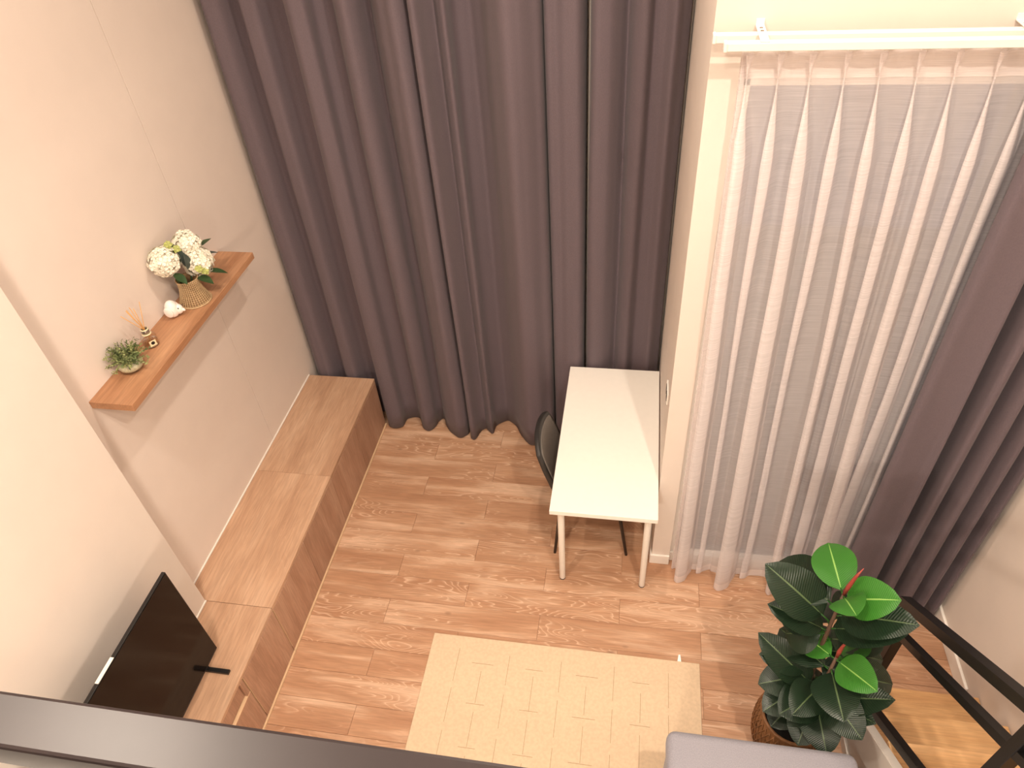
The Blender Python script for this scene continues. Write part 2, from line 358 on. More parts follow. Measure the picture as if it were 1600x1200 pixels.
# ------------------------------------------------------------------ ceiling downlights
for i, (x, y, z, p, d) in enumerate(DOWNLIGHTS):
    zc = z
    t = empty('downlight', (x, y, zc))
    lab = ['round white recessed downlight in the ceiling nearest the television wall', 'round white recessed downlight in the ceiling nearest the staircase', 'round white recessed downlight in the ceiling behind the mezzanine railing',
           'round white downlight added in the ceiling above the desk as fill light'][i]
    tag(t, lab, 'downlight', 'recessed downlights')
    obj('trim_ring', lathe(bmesh.new(), [(.052, -.001), (.052, -.012), (.066, -.010), (.070, -.001)]), 'whitemetal', t, True)
    obj('lens', lathe(bmesh.new(), [(0, -.004), (.052, -.004)]), 'lens', t)

t = empty('globe_lamp', (GLOBE[0], GLOBE[1], 2.50)); tag(t, 'round frosted globe ceiling lamp under the mezzanine', 'lamp')
obj('ceiling_rose', lathe(bmesh.new(), [(.05, 0), (.05, -.018), (.028, -.03), (.026, -.075)]), 'whitemetal', t, True)
b = bmesh.new(); bmesh.ops.create_uvsphere(b, u_segments=24, v_segments=14, radius=.078)
for v in b.verts: v.co.z -= .14
g_ = obj('globe', b, 'globe', t, True)
# ------------------------------------------------------------------ dark curtains
def curtain(name, plan, z0, z1, mat, label, cat='curtain', group=None, amp_top=1.3, ymid=1.27, seed=0, per=9, drift=0.012, hem=False, gain=1.0, fine=0.006):
    root = empty(name, (sum(p[0] for p in plan) / len(plan), ymid, 0)); ox, oy = root.location.x, root.location.y
    tag(root, label, cat, group)
    def rows(zs, out=0.0):
        bm = bmesh.new(); grid = []
        for z in zs:
            f = max(0.0, (z - z0) / (z1 - z0)); e = 1 - (1 - amp_top) * min(1, f * 1.4) ** 0.8
            pts = []
            for i, (x, y) in enumerate(plan):
                dx = drift * noise.noise(Vector((i * 1.7 + seed, z * 0.55, 3.1))) * (0 if i in (0, len(plan) - 1) else 1)
                dy = 0.018 * noise.noise(Vector((i * 1.3 + seed, z * 0.6, 9.7)))
                pts.append((x + dx - ox, ymid + (y - ymid) * e * gain + dy - out - oy))
            grid.append([bm.verts.new((px, py + fine * math.sin((px + ox) * 71 + 1.5 * math.sin((px + ox) * 13)) * (0.35 + 0.65 * f), z)) for px, py in catmull(pts, per)])
        for A, B in zip(grid, grid[1:]):
            for k in range(len(A) - 1): bm.faces.new((A[k], A[k + 1], B[k + 1], B[k]))
        return bm
    n = 30
    o = obj('drape', rows([z0 + (z1 - z0) * k / n for k in range(n + 1)]), mat, root, True)
    s = o.modifiers.new('cloth', 'SOLIDIFY'); s.thickness = 0.004; s.offset = 0
    if hem:
        h = obj('hem', rows([z0 - .001, z0 + .05, z0 + .10], 0.0035), mat, root, True)
        s = h.modifiers.new('cloth', 'SOLIDIFY'); s.thickness = 0.003; s.offset = 0
    return root
HEM = [(-1.95, 1.37), (-1.91, 1.32), (-1.865, 1.30), (-1.81, 1.315), (-1.775, 1.39), (-1.72, 1.38), (-1.685, 1.305), (-1.61, 1.30), (-1.565, 1.38), (-1.50, 1.40), (-1.45, 1.36),
       (-1.418, 1.25), (-1.365, 1.232), (-1.312, 1.245), (-1.292, 1.325), (-1.204, 1.346), (-1.144, 1.246), (-1.094, 1.217), (-1.050, 1.262), (-1.038, 1.336), (-1.001, 1.355), (-0.953, 1.265), (-0.851, 1.184), (-0.795, 1.190), (-0.772, 1.26), (-0.766, 1.38)]
HEM2 = [(-0.756, 1.25), (-0.748, 1.185), (-0.722, 1.172), (-0.690, 1.244), (-0.660, 1.29), (-0.635, 1.26), (-0.595, 1.243), (-0.578, 1.33), (-0.505, 1.377), (-0.43, 1.326), (-0.365, 1.22), (-0.289, 1.145), (-0.225, 1.165), (-0.175, 1.22), (-0.137, 1.27), (-0.124, 1.42), (-0.116, 1.42), (-0.112, 1.28), (-0.05, 1.255), (0.02, 1.25), (0.07, 1.28), (0.082, 1.38)]
HEM3 = [(0.10, 1.38), (0.108, 1.285), (0.14, 1.255), (0.20, 1.26), (0.245, 1.32), (0.285, 1.365), (0.32, 1.31), (0.37, 1.28), (0.41, 1.33), (0.46, 1.32), (0.51, 1.295), (0.55, 1.33), (0.58, 1.37)]
G = 'charcoal curtains along the back wall'
curtain('curtain', HEM, 0.012, 4.55, 'dark', 'wide charcoal curtain at the back, beside the left wall and behind the low cabinet', group=G, seed=1)
curtain('curtain', HEM2, 0.012, 4.55, 'dark', 'charcoal curtain in the middle of the back wall, reaching the floor behind the chair', group=G, seed=20)
curtain('curtain', HEM3, 0.012, 4.55, 'dark', 'narrow charcoal curtain behind the far end of the white desk', group=G, seed=40)
t = empty('curtain_track', (-0.68, 1.30, 4.56)); tag(t, 'long white curtain track high above the back curtains', 'curtain track')
obj('rail', bx(-1.27, 1.26, -.02, .02, 0, .03, .004), 'whitemetal', t)
for x in (-1.1, 0, 1.1): obj('bracket', bx(x - .02, x + .02, -.02, .2, .03, .05, .003), 'whitemetal', t)
RC = [(1.632, 0.075), (1.645, 0.045), (1.70, 0.038), (1.76, 0.045), (1.795, 0.030), (1.812, 0.09), (1.835, 0.165), (1.855, 0.16), (1.862, 0.07), (1.875, 0.02), (1.905, 0.018), (1.918, 0.08), (1.935, 0.165), (1.955, 0.155), (1.963, 0.07), (1.978, 0.015), (2.008, 0.018), (2.02, 0.09), (2.037, 0.165), (2.055, 0.155), (2.062, 0.07), (2.078, 0.02), (2.105, 0.022), (2.116, 0.09), (2.13, 0.16), (2.148, 0.15), (2.155, 0.07), (2.168, 0.03), (2.19, 0.035)]
curtain('curtain', RC, 0.012, 3.10, 'dark', 'charcoal curtain bunched against the right wall, in front of the sheer curtain', ymid=0.075, seed=60, amp_top=1.0, drift=0.006, fine=0.002)

# ------------------------------------------------------------------ double curtain track on the window wall
t = empty('curtain_track', (1.4, 0.12, 3.105)); tag(t, 'white double curtain track with metal brackets above the sheer curtain', 'curtain track')
def rel(bm): 
    for v in bm.verts: v.co -= Vector((1.4, 0.12, 3.105))
    return bm
ZT = 3.105
for (x0, y) in ((0.602, 0.168), (0.632, 0.082)):
    b = bmesh.new(); box(b, x0, XR - .01, y - .017, y - .004, ZT, ZT + .026, .002, 1); box(b, x0, XR - .01, y + .004, y + .017, ZT, ZT + .026, .002, 1); box(b, x0, XR - .01, y - .016, y + .016, ZT + .018, ZT + .022)
    obj('rail', rel(b), 'whitemetal', t)
    e = obj('end_cap', rel(bx(x0 - .012, x0, y - .018, y + .018, ZT - .002, ZT + .028, .003)), 'whitemetal', t)
for x in (0.745, 1.535):
    b = bmesh.new(); box(b, x - .014, x + .014, 0.075, YW, ZT + .028, ZT + .032, .001, 1); box(b, x - .014, x + .014, YW - .004, YW, ZT + .028, ZT + .050, .001, 1); box(b, x - .014, x + .014, 0.066, 0.070, ZT + .012, ZT + .032, .001, 1)
    br = obj('bracket', rel(b), 'whitemetal', t)
    for y in (0.168, 0.20):
        obj('screw', rel(lathe(bmesh.new(), [(0, ZT + .0355), (.005, ZT + .0345), (.006, ZT + .032)], (x, y, 0), 10)), 'silver', br)

# ------------------------------------------------------------------ sheer curtain with pinch pleats
def sheer():
    root = empty('sheer_curtain', (1.4, 0.17, 0)); tag(root, 'white sheer curtain with pinch pleats covering the sliding window', 'curtain')
    top = [0.716, 0.817, 0.917, 1.026, 1.133, 1.248, 1.361, 1.484, 1.60, 1.69]
    bot = [0.775, 0.885, 1.025, 1.15, 1.305, 1.41, 1.51, 1.59, 1.655, 1.71]
    dep = [1.0, 0.25, 1.25, 0.3, 1.2, 0.5, 1.2, 0.5, 0.7, 0.5]
    wid = [0.9, 0.4, 1.15, 0.5, 0.7, 0.8, 1.0, 0.8, 0.5, 0.4]
    def line(z):
        f = 1 - max(0, min(1, z / 3.02))
        g = f ** 0.75
        pts = []
        e0 = 0.692 + (0.722 - 0.692) * g
        yf = 0.175 + 0.03 * f
        for i, (a, b_) in enumerate(zip(top, bot)):
            x = a + (b_ - a) * g
            if z > 3.0:
                u = (z - 3.0) / 0.075; wv = 0.005 + 0.022 * max(0, u); dv = 0.026 + 0.012 * u
            else:
                q = min(1, (3.0 - z) / 0.32); q = q * q * (3 - 2 * q)
                wl = (0.046 + 0.040 * f) * (1 + (wid[i] - 1) * min(1, f * 2.2)); dl = (0.062 + 0.045 * f) * (1 + (dep[i] - 1) * min(1, f * 1.6))
                wv = 0.005 + (wl - 0.005) * q; dv = 0.026 + (dl - 0.026) * q
            wob = 0.010 * noise.noise(Vector((i * 2.3, z * 0.9, 0))) * min(1, f * 5)
            x += wob
            nk = wv * (0.42 if i != 0 else 0.3)
            if i == 0: x = max(x, e0 + wv * .7)
            for q, e in ((-.5, 0), (.2, .12), (.46, .25), (.5, .36), (.34, .46), (-.3, .62), (-.5, .78), (-.44, .93), (-.2, 1.0), (.3, .8), (.55, .45), (.75, .1)):
                pts.append((x + wv * q - (.008 if q == -.5 and e == 0 else 0) + (.008 if q == .75 else 0), yf - dv * e))
            nx = top[i + 1] + (bot[i + 1] - top[i + 1]) * g if i + 1 < len(top) else 1.765
            sc = 0.010 * math.sin(i * 2.1) + (0.012 if z > 2.99 else 0)
            pts.append(((x + nx) / 2, yf + sc * (0.4 + f)))
        pts = [(e0 + .004, yf - .012), (e0, yf)] + pts + [(1.76, yf)]
        return [(x - 1.4, y - 0.17) for x, y in catmull(pts, 3)]
    def sheet(zs, off=0.0):
        bm = bmesh.new(); g = []
        for z in zs: g.append([bm.verts.new((x, y - off, z)) for x, y in line(z)])
        for A, B in zip(g, g[1:]):
            for k in range(len(A) - 1): bm.faces.new((A[k], A[k + 1], B[k + 1], B[k]))
        return bm
    zs = [0.012, 0.06, 0.12, 0.25, 0.4, 0.6, 0.8, 1.0, 1.2, 1.4, 1.6, 1.8, 2.0, 2.2, 2.4, 2.5, 2.6, 2.7, 2.78, 2.85, 2.9, 2.94, 2.97, 3.0, 3.02, 3.04, 3.07]
    obj('veil', sheet(zs), 'sheer', root, True)
    obj('hem', sheet([0.011, 0.04, 0.075], 0.002), 'hem', root, True)
    obj('heading_tape', sheet([2.985, 3.0, 3.02, 3.045, 3.071], 0.002), 'hem', root, True)
    # selvedge along the free edge
    bm = bmesh.new(); g = []
    for z in zs:
        l = line(z); g.append([bm.verts.new((l[0][0] - .001, l[0][1] - .003, z)), bm.verts.new((l[0][0] + .016, l[3][1] - .005, z))])
    for A, B in zip(g, g[1:]): bm.faces.new((A[0], A[1], B[1], B[0]))
    obj('side_hem', bm, 'hem', root, True)
    for i, x in enumerate(top):
        obj('hook', tube(bmesh.new(), [(x - 1.4, .004, 3.05), (x - 1.4, .006, 3.09), (x - 1.4, 0.0, 3.105)], .002, 6), 'whitemetal', root)
    return root
sheer()

# ------------------------------------------------------------------ low cabinets along the left wall
CH = 0.475; XF = -1.454
def cabinet(y0, y1, xb, label, doors, drawers=False):
    root = empty('low_cabinet', ((xb + XF) / 2, (y0 + y1) / 2, 0)); ox, oy = root.location.x, root.location.y
    tag(root, label, 'cabinet', 'low oak cabinets along the left wall')
    def rl(bm):
        for v in bm.verts: v.co -= Vector((ox, oy, 0))
        return bm
    obj('top_panel', rl(bx(xb + .008, XF, y0 + .0008, y1 - .0008, CH - .022, CH, .0012, 1)), 'cab', root)
    obj('body', rl(bx(xb + .012, XF - .020, y0 + .001, y1 - .001, 0.012, CH - .022)), 'cab', root)
    obj('plinth_strip', rl(bx(XF - .002, XF + .010, y0, y1, 0.0, 0.014, .002, 1)), 'edge', root)
    obj('wall_strip', rl(bx(xb, xb + .008, y0, y1, CH - .03, CH + .006, .001, 1)), 'trim', root)
    for (a, b_) in doors:
        d = obj('door', rl(bx(XF - .018, XF, a + .0025, b_ - .0025, 0.016, CH - .028, .0012, 1)), 'cabz', root)
        if a < -.5: obj('edge_band', rl(bx(XF - .018, XF + .0008, a + .0022, a + .0042, 0.05, CH - .029)), 'edge', d)
    if drawers:
        a, b_ = drawers
        d = obj('drawer', rl(bx(XF - .030, XF - .012, a + .003, b_ - .035, 0.335, CH - .03, .001, 1)), 'cabz', root)
        d = obj('drawer', rl(bx(XF - .018, XF, a + .003, b_ - .003, 0.016, 0.315, .0012, 1)), 'cabz', root)
        obj('finger_rail', rl(bx(XF - .018, XF + .001, a + .003, b_ - .003, 0.315, 0.320)), 'edge', d)
        obj('divider', rl(bx(XF - .018, XF, b_ - .032, b_ - .004, 0.32, CH - .03, .001, 1)), 'cabz', root)
cabinet(0.325, 1.268, XL, 'pale oak low cabinet at the far end, against the back curtain', [(0.796, 1.268), (0.325, 0.796)])
cabinet(-0.6155, 0.325, XL, 'middle pale oak low cabinet below the floating wall shelf', [(-0.160, 0.325), (-0.6155, -0.160)])
cabinet(-1.56, -0.6165, XB, 'pale oak low cabinet carrying the far half of the television', [(-1.0, -0.6165)], (-1.56, -1.0))
cabinet(-2.50, -1.56, XB, 'pale oak low cabinet at the near end, under the mezzanine railing', [(-2.03, -1.56), (-2.5, -2.03)])

# ------------------------------------------------------------------ television
t = empty('television', (-1.63, -1.505, CH)); tag(t, 'large flat black television standing on the low cabinet', 'television')
obj('casing', bx(-.006, .012, -.612, .612, .052, .742, .002), 'tvbody', t)
obj('screen', bx(.012, .0145, -.608, .608, .066, .738, .001, 1), 'tvscreen', t)
obj('rear_housing', bx(-.040, -.006, -.42, .42, .09, .42, .008), 'tvbody', t)
obj('painted_highlight', bx(-.005, .011, .095, .205, .742, .7445), 'white', t)  # white strip that paints in the highlight along the casing's top edge
for y in (.513, -.513):
    b = bmesh.new(); bar(b, (-.115, y, .012), (.112, y, .012), .022, .014); bar(b, (-.01, y, .015), (-.01, y, .08), .02, .02)
    obj('foot', b, 'black', t)
# outlet behind desk on the column side
t = empty('wall_outlet', (XC, 0.404, 1.304)); tag(t, 'white double socket plate on the column beside the desk', 'outlet')
obj('plate', bx(-.008, 0, -.06, .06, -.037, .037, .003), 'white', t)
for y in (-.028, .028): obj('socket', bx(-.0095, -.0078, y - .019, y + .019, -.022, .022, .002), 'rubber', t)

# ------------------------------------------------------------------ floating shelf and what stands on it
SZ = 1.836
sh = obj('floating_shelf', bx(-.1065, .1065, -.6285, .6285, -.038, 0, .0015, 1), 'shelf', None, loc=(XL + .1065, 0.1625, SZ))
tag(sh, 'reddish brown wooden floating shelf on the left wall', 'shelf')

# vase
VX, VY = -1.855, 0.315
prof = [(.076, 0), (.079, .004), (.071, .03), (.060, .06), (.053, .09), (.051, .115), (.055, .14)]
vase = empty('wicker_vase', (VX, VY, SZ)); tag(vase, 'flared woven rattan vase holding white hydrangeas on the shelf', 'vase')
obj('body', lathe(bmesh.new(), [(0, .003)] + [(r - .003, z) for r, z in prof] + [(.049, .138), (.045, .1), (.055, .05), (.068, .01), (0, .01)], n=40), 'rattand', vase, True)
b = bmesh.new()
for k in range(36):
    a = 2 * math.pi * k / 36; tube(b, [(r * math.cos(a), r * math.sin(a), z) for r, z in prof], .0022, 5)
obj('ribs', b, 'rattan', vase, True)
b = bmesh.new()
for j in range(13):
    z = .012 + j * .0103; r = next(r0 + (r1 - r0) * (z - z0) / (z1 - z0) for (r0, z0), (r1, z1) in zip(prof, prof[1:]) if z0 <= z <= z1 + 1e-6)
    tube(b, [((r + (.0015 if (k + j) % 2 else -.0012)) * math.cos(2 * math.pi * k / 36), (r + (.0015 if (k + j) % 2 else -.0012)) * math.sin(2 * math.pi * k / 36), z) for k in range(37)], .0016, 4, False)
obj('weave', b, 'rattan', vase, True)
obj('base_ring', tube(bmesh.new(), [(.080 * math.cos(2 * math.pi * k / 40), .080 * math.sin(2 * math.pi * k / 40), .005) for k in range(41)], .0045, 8, False), 'rattan', vase, True)

# bouquet
bq = empty('hydrangea_bouquet', (VX, VY, SZ + .10)); tag(bq, 'bouquet of three white hydrangea heads with dark leaves', 'bouquet')
def petal(bm, c, n, size, rot):
    n = n.normalized(); a = n.orthogonal().normalized(); bb = n.cross(a)
    for q in range(4):
        th = rot + q * math.pi / 2
        d = a * math.cos(th) + bb * math.sin(th); s = n.cross(d)
        v = [bm.verts.new(c + p) for p in (n * .002, d * size * .55 + s * size * .42 + n * size * .22, d * size * 1.0 + n * size * .12, d * size * .55 - s * size * .42 + n * size * .22)]
        bm.faces.new(v)
def head(center, rad, n, green=0, seedv=0):
    rnd = random.Random(seedv); bm = bmesh.new(); c = Vector(center)
    for i in range(n):
        ph = math.acos(1 - 2 * (i + .5) / n); th = i * 2.399963
        d = Vector((math.sin(ph) * math.cos(th), math.sin(ph) * math.sin(th), math.cos(ph)))
        f0 = len(bm.faces); petal(bm, c + d * rad * rnd.uniform(.82, 1.05), d + Vector((rnd.uniform(-.5, .5), rnd.uniform(-.5, .5), rnd.uniform(-.4, .6))) * .7, rad * rnd.uniform(.28, .36), rnd.uniform(0, 3))
    r = bmesh.ops.create_icosphere(bm, subdivisions=2, radius=rad * .78)
    for v in r['verts']: v.co += c
    bm.normal_update()
    o = obj('flower_head', bm, 'petal', bq); return o
# bouquet coordinates are relative to the empty
head((-.002, .100, .172), .066, 110, seedv=1); head((.040, .085, .085), .070, 120, seedv=2); head((-.030, -.062, .178), .070, 110, seedv=3)
def fleaf(p, d, up, L, W, mat):
    p = Vector(p); d = Vector(d).normalized(); s = d.cross(Vector(up)).normalized(); n = s.cross(d); bm = bmesh.new(); rows = []
    for i in range(7):
        t_ = i / 6; wv = W * math.sin(math.pi * min(1, t_ * .96 + .04)) ** .8 * (1 - .25 * t_)
        c = p + d * L * t_ - n * L * .22 * t_ * t_
        rows.append([bm.verts.new(c + s * wv * k / 2 + n * abs(k) * wv * .12) for k in (-1, 0, 1)])
    for A, B in zip(rows, rows[1:]):
        for k in range(2): bm.faces.new((A[k], A[k + 1], B[k + 1], B[k]))
    return obj('leaf', bm, mat, bq, True)
for p, d, L, W, m_ in [((.015, .015, .10), (.1, -.05, 1), .13, .06, 'fleafb'), ((.03, .005, .09), (.35, -.1, .9), .10, .06, 'fleafb'), ((.07, .08, .03), (.9, .45, -.15), .10, .06, 'fleaf'),
                     ((.03, .14, .13), (.2, 1, .2), .10, .045, 'fleaf'), ((.05, .12, .10), (.5, .85, -.1), .09, .05, 'fleafb'), ((0, -.07, .11), (.7, -.3, -.15), .09, .05, 'fleaf'), ((0, 0, .12), (.0, .1, .9), .12, .05, 'fleaf'), ((.04, .03, .03), (.9, -.2, -.05), .10, .06, 'fleaf'), ((-.02, .0, .05), (.3, -.7, .3), .09, .05, 'fleaf')]:
    fleaf(p, d, (0, 0.05, 1) if abs(Vector(d).normalized().z) < .9 else (1, 0, 0), L, W, m_)
for k, c in enumerate([(.0, -.025, .245), (.025, -.012, .215), (.095, .035, .06), (.08, .015, .085)]):
    b = bmesh.new(); petal(b, Vector(c), Vector((.6, -.4, .8)), .024, k); petal(b, Vector(c) + Vector((.004, -.004, .006)), Vector((.4, -.6, .7)), .02, k + .6)
    obj('lime_floret', b, 'petalg', bq)
for a in [(-.002, .10, .12), (.04, .085, .04), (-.03, -.062, .13)]:
    obj('stem', tube(bmesh.new(), [(a[0] * .1, a[1] * .1, -.06), (a[0] * .4, a[1] * .3, 0), a], .004, 7), 'fleaf', bq, True)

# ceramic figurine: crouched little animal
fg = empty('figurine', (-1.895, 0.172, SZ)); fg.scale = (.74, .74, .98); tag(fg, 'small glossy white ceramic bird figurine between the vase and the reed bottle', 'figurine')
b = bmesh.new(); r = bmesh.ops.create_uvsphere(b, u_segments=24, v_segments=14, radius=1)
for v in b.verts:
    x, y, z = v.co; t_ = max(0, -z)
    v.co = Vector((x * .044, y * .046 * (1 + .12 * y), .048 + z * .050 if z > -.75 else .048 - .0375 + (z + .75) * .02))
for v in b.verts: v.co.z = max(v.co.z, 0.0)
obj('body', b, 'ceramic', fg, True)
b = bmesh.new(); bmesh.ops.create_uvsphere(b, u_segments=18, v_segments=12, radius=.030)
for v in b.verts: v.co = Vector((v.co.x * 1.05 + .034, v.co.y + .020, v.co.z * .95 + .040))
hd = obj('head', b, 'ceramic', fg, True)
obj('beak', lathe(bmesh.new(), [(.011, 0), (.008, .012), (0, .022)], n=12), 'ceramic', fg, True).matrix_local = Matrix.Translation((.060, .026, .034)) @ Matrix.Rotation(math.radians(100), 4, 'Y')
for sx in (-1, 1):
    b = bmesh.new(); bmesh.ops.create_uvsphere(b, u_segments=10, v_segments=8, radius=.0045)
    for v in b.verts: v.co += Vector((.054 - (.0 if sx > 0 else .004), .020 + sx * .020, .053))
    obj('eye', b, 'eye', hd, True)
for sx in (-1, 1):
    b = bmesh.new(); bmesh.ops.create_uvsphere(b, u_segments=14, v_segments=10, radius=1)
    for v in b.verts: v.co = Vector((v.co.x * .034 - .002, v.co.y * .010 + sx * .042, v.co.z * .030 + .046))
    obj('wing', b, 'ceramic', fg, True)

# reed diffuser
rd = empty('reed_diffuser', (-1.893, -0.055, SZ)); tag(rd, 'clear glass reed diffuser bottle with thin sticks on the shelf', 'diffuser')
obj('bottle', lathe(bmesh.new(), [(0, 0), (.034, 0), (.036, .004), (.036, .05), (.030, .062), (.016, .070), (.014, .074), (.014, .090)], n=28), 'vglass', rd, True)
obj('oil', lathe(bmesh.new(), [(0, .003), (.032, .003), (.033, .030), (0, .030)], n=28), 'amber', rd, True)
obj('collar', lathe(bmesh.new(), [(.0145, .072), (.018, .073), (.018, .094), (.0145, .096), (.012, .090)], n=24), 'silver', rd, True)
b = lathe(bmesh.new(), [(.0185, .093), (.0190, .097), (.0150, .098)], n=24); lathe(b, [(.022, .068), (.0225, .071), (.018, .0725)], n=24)
obj('rim', b, 'paper', rd, True)
lb = obj('label', bx(.0362, .0368, -.016, .016, .014, .044), 'paper', rd)
lb.rotation_euler = (0, 0, math.radians(-35))
k_ = obj('label_mark', lathe(bmesh.new(), [(0, 0), (.009, 0), (.009, .0008), (0, .0008)], n=16), 'ink', lb); k_.matrix_local = Matrix.Translation((.0366, 0, .030)) @ Matrix.Rotation(math.radians(90), 4, 'Y')
for i, (dx, dy) in enumerate([(-.020, -.045), (-.012, -.02), (.0, -.035), (-.02, .005), (.008, -.010), (.015, .02)]):
    obj('reed', tube(bmesh.new(), [(-dx * .5, -dy * .5, .008), (0, 0, .088), (dx * 1.4, dy * 1.4, .215 + .01 * (i % 3))], .0017, 6), 'reed', rd, True)

# glass bowl with feathery greenery
gb = empty('bowl_plant', (-1.888, -0.232, SZ)); tag(gb, 'feathery green plant in a round glass bowl at the near end of the shelf', 'plant')
obj('bowl', lathe(bmesh.new(), [(0, 0), (.036, 0), (.054, .012), (.062, .034), (.058, .056), (.046, .070), (.044, .070), (.056, .054), (.059, .034), (.051, .014), (.034, .004), (0, .004)], n=32), 'vglass', gb, True)
obj('pebbles', lathe(bmesh.new(), [(0, .006), (.034, .006), (.050, .016), (.057, .034), (.045, .050), (0, .056)], n=24), 'moss', gb, True)
rnd = random.Random(5)
for grp, mt, n in ((0, 'grassy', 48), (1, 'grassyd', 30)):
    for s_ in range(n):
        b = bmesh.new(); th = rnd.uniform(0, 6.283); el = rnd.uniform(.3, 1.45); L = rnd.uniform(.065, .115)
        d = Vector((math.cos(th) * math.cos(el), math.sin(th) * math.cos(el), math.sin(el)))
        d.x = max(d.x, -.42) if d.x < 0 else d.x
        p0 = Vector((math.cos(th) * .02, math.sin(th) * .02, .05)); pts = [p0 + d * L * q - Vector((0, 0, .03)) * q * q * math.cos(el) for q in (0, .33, .66, 1)]
        tube(b, pts, [.0016, .0014, .0012, .0008], 4)
        for q in range(18):
            f = .25 + .75 * q / 18; c = p0 + d * L * f - Vector((0, 0, .03)) * f * f * math.cos(el)
            e = Vector((rnd.uniform(-1, 1), rnd.uniform(-1, 1), rnd.uniform(-.4, 1))).normalized(); sdir = e.cross(d).normalized()
            l_ = rnd.uniform(.010, .018)
            b.faces.new([b.verts.new(x) for x in (c, c + e * l_ * .5 + sdir * .0036, c + e * l_, c + e * l_ * .5 - sdir * .0036)])
        obj('sprig', b, mt, gb)

# ------------------------------------------------------------------ desk
dk = empty('desk', (0.3, 0.61, 0)); tag(dk, 'white rectangular desk with round legs pushed against the column', 'desk')
obj('tabletop', bx(-.3, .29, -.61, .61, .706, .74, .002, 2), 'white', dk)
for x in (-.243, .243):
    for y in (-.55, .55):
        l = obj('leg', lathe(bmesh.new(), [(0, .008), (.017, .008), (.018, .012), (.020, .60), (.020, .706)], (x, y, 0), 24), 'whitemetal', dk, True)
        obj('foot_pad', lathe(bmesh.new(), [(0, 0), (.017, 0), (.018, .004), (.018, .0095), (0, .0095)], (x, y, 0), 24), 'rubber', l, True)
        obj('mounting_plate', bx(x - .045, x + .045, y - .045, y + .045, .700, .706, .001, 1), 'whitemetal', dk)

# ------------------------------------------------------------------ chair tucked beside the desk
ch = empty('chair', (0.16, 0.52, 0)); tag(ch, 'dark grey shell chair with thin brown legs tucked under the desk', 'chair')
def slab(fn, nu, nv, th, name, mat, parent):
    bm = bmesh.new(); g = [[bm.verts.new(fn(i / nu, j / nv)) for j in range(nv + 1)] for i in range(nu + 1)]
    for i in range(nu):
        for j in range(nv): bm.faces.new((g[i][j], g[i + 1][j], g[i + 1][j + 1], g[i][j + 1]))
    bmesh.ops.recalc_face_normals(bm, faces=bm.faces)
    o = obj(name, bm, mat, parent, True); s = o.modifiers.new('thick', 'SOLIDIFY'); s.thickness = th; s.offset = 0
    bv = o.modifiers.new('round', 'BEVEL'); bv.width = th * .3; bv.segments = 2; bv.limit_method = 'ANGLE'
    return o
def seat_fn(u, v):
    y = (v - .5) * .43 * (1 - .12 * u); x = -.17 + .42 * u
    return Vector((x, y, .455 + .025 * (2 * v - 1) ** 2 - .03 * max(0, u - .8) + .02 * (1 - u) ** 3))
def back_fn(u, v, k=1.0, dx=0.0):
    s = 2 * v - 1; wv = .43 * k * (1 - .22 * max(0, u - .55) ** 1.5 * 2); z = .47 + .385 * u * (1 - .12 * abs(s) ** 3 * u)
    return Vector((-.180 - .110 * u + .03 * s * s + dx, s * wv / 2, z))
slab(seat_fn, 8, 8, .026, 'seat', 'chairrim', ch)
slab(lambda u, v: back_fn(u, v), 10, 10, .030, 'backrest', 'chairrim', ch)
slab(lambda u, v: back_fn(.06 + .86 * u, .07 + .86 * v, 1.0, .017), 8, 8, .010, 'back_pad', 'chair', ch)
for x, y in ((-.13, -.17), (.20, -.15), (-.13, .17), (.20, .15)):
    obj('leg', tube(bmesh.new(), [(x, y, .45), (x * 1.28 + (-.005 if x < 0 else .025), y * 1.66, 0.0)], [.013, .009], 10), 'chairleg', ch, True)
obj('under_frame', tube(bmesh.new(), [(-.13, -.17, .435), (.20, -.15, .435), (.20, .15, .435), (-.13, .17, .435), (-.13, -.17, .435)], .010, 8), 'chairleg', ch)

# ------------------------------------------------------------------ rug
RX0, RX1, RY0, RY1 = -.655, .873, -2.65, -.405
rg = empty('rug', ((RX0 + RX1) / 2, (RY0 + RY1) / 2, 0)); tag(rg, 'large cream rug with a faint blocky line pattern on the wooden floor', 'rug')
W2, L2 = (RX1 - RX0) / 2, (RY1 - RY0) / 2
obj('mat', bx(-W2, W2, -L2, L2, 0, .010, .004), 'rug', rg)
b = bmesh.new(); rnd = random.Random(3); S = 0.148
for i in range(-6, 7):
    for j in range(-9, 9):
        x = i * S + (.0); y = j * S * 1.55 + (S * .78 if i % 2 else 0) + .03
        l = S * .62 * rnd.uniform(.85, 1.1)
        if abs(x) < W2 - .05 and y + l < L2 - .01 and y - l > -L2 + .01:
            box(b, x - .0014, x + .0014, y - l, y + l, .0095, .0106)
        if i % 2 == 0:
            xx, yy = x + S, y + .02; l = S * .38 * rnd.uniform(.8, 1.1)
            if abs(xx) < W2 - .12 and abs(yy) < L2 - .02: box(b, xx - l, xx + l, yy - .0014, yy + .0014, .0095, .0106)
tag(obj('pattern_lines', b, 'rugline', rg), kind='stuff')
b = bx(-.011, .011, 0, .038, .001, .0035, .0008, 1)
for v in b.verts:
    if v.co.y > .02: v.co.x *= .45; v.co.z += .012
tg = obj('tag', b, 'white', rg, loc=(.762 - (RX0 + RX1) / 2, L2 - .004, 0.004)); tg['label'] = 'small white tag'

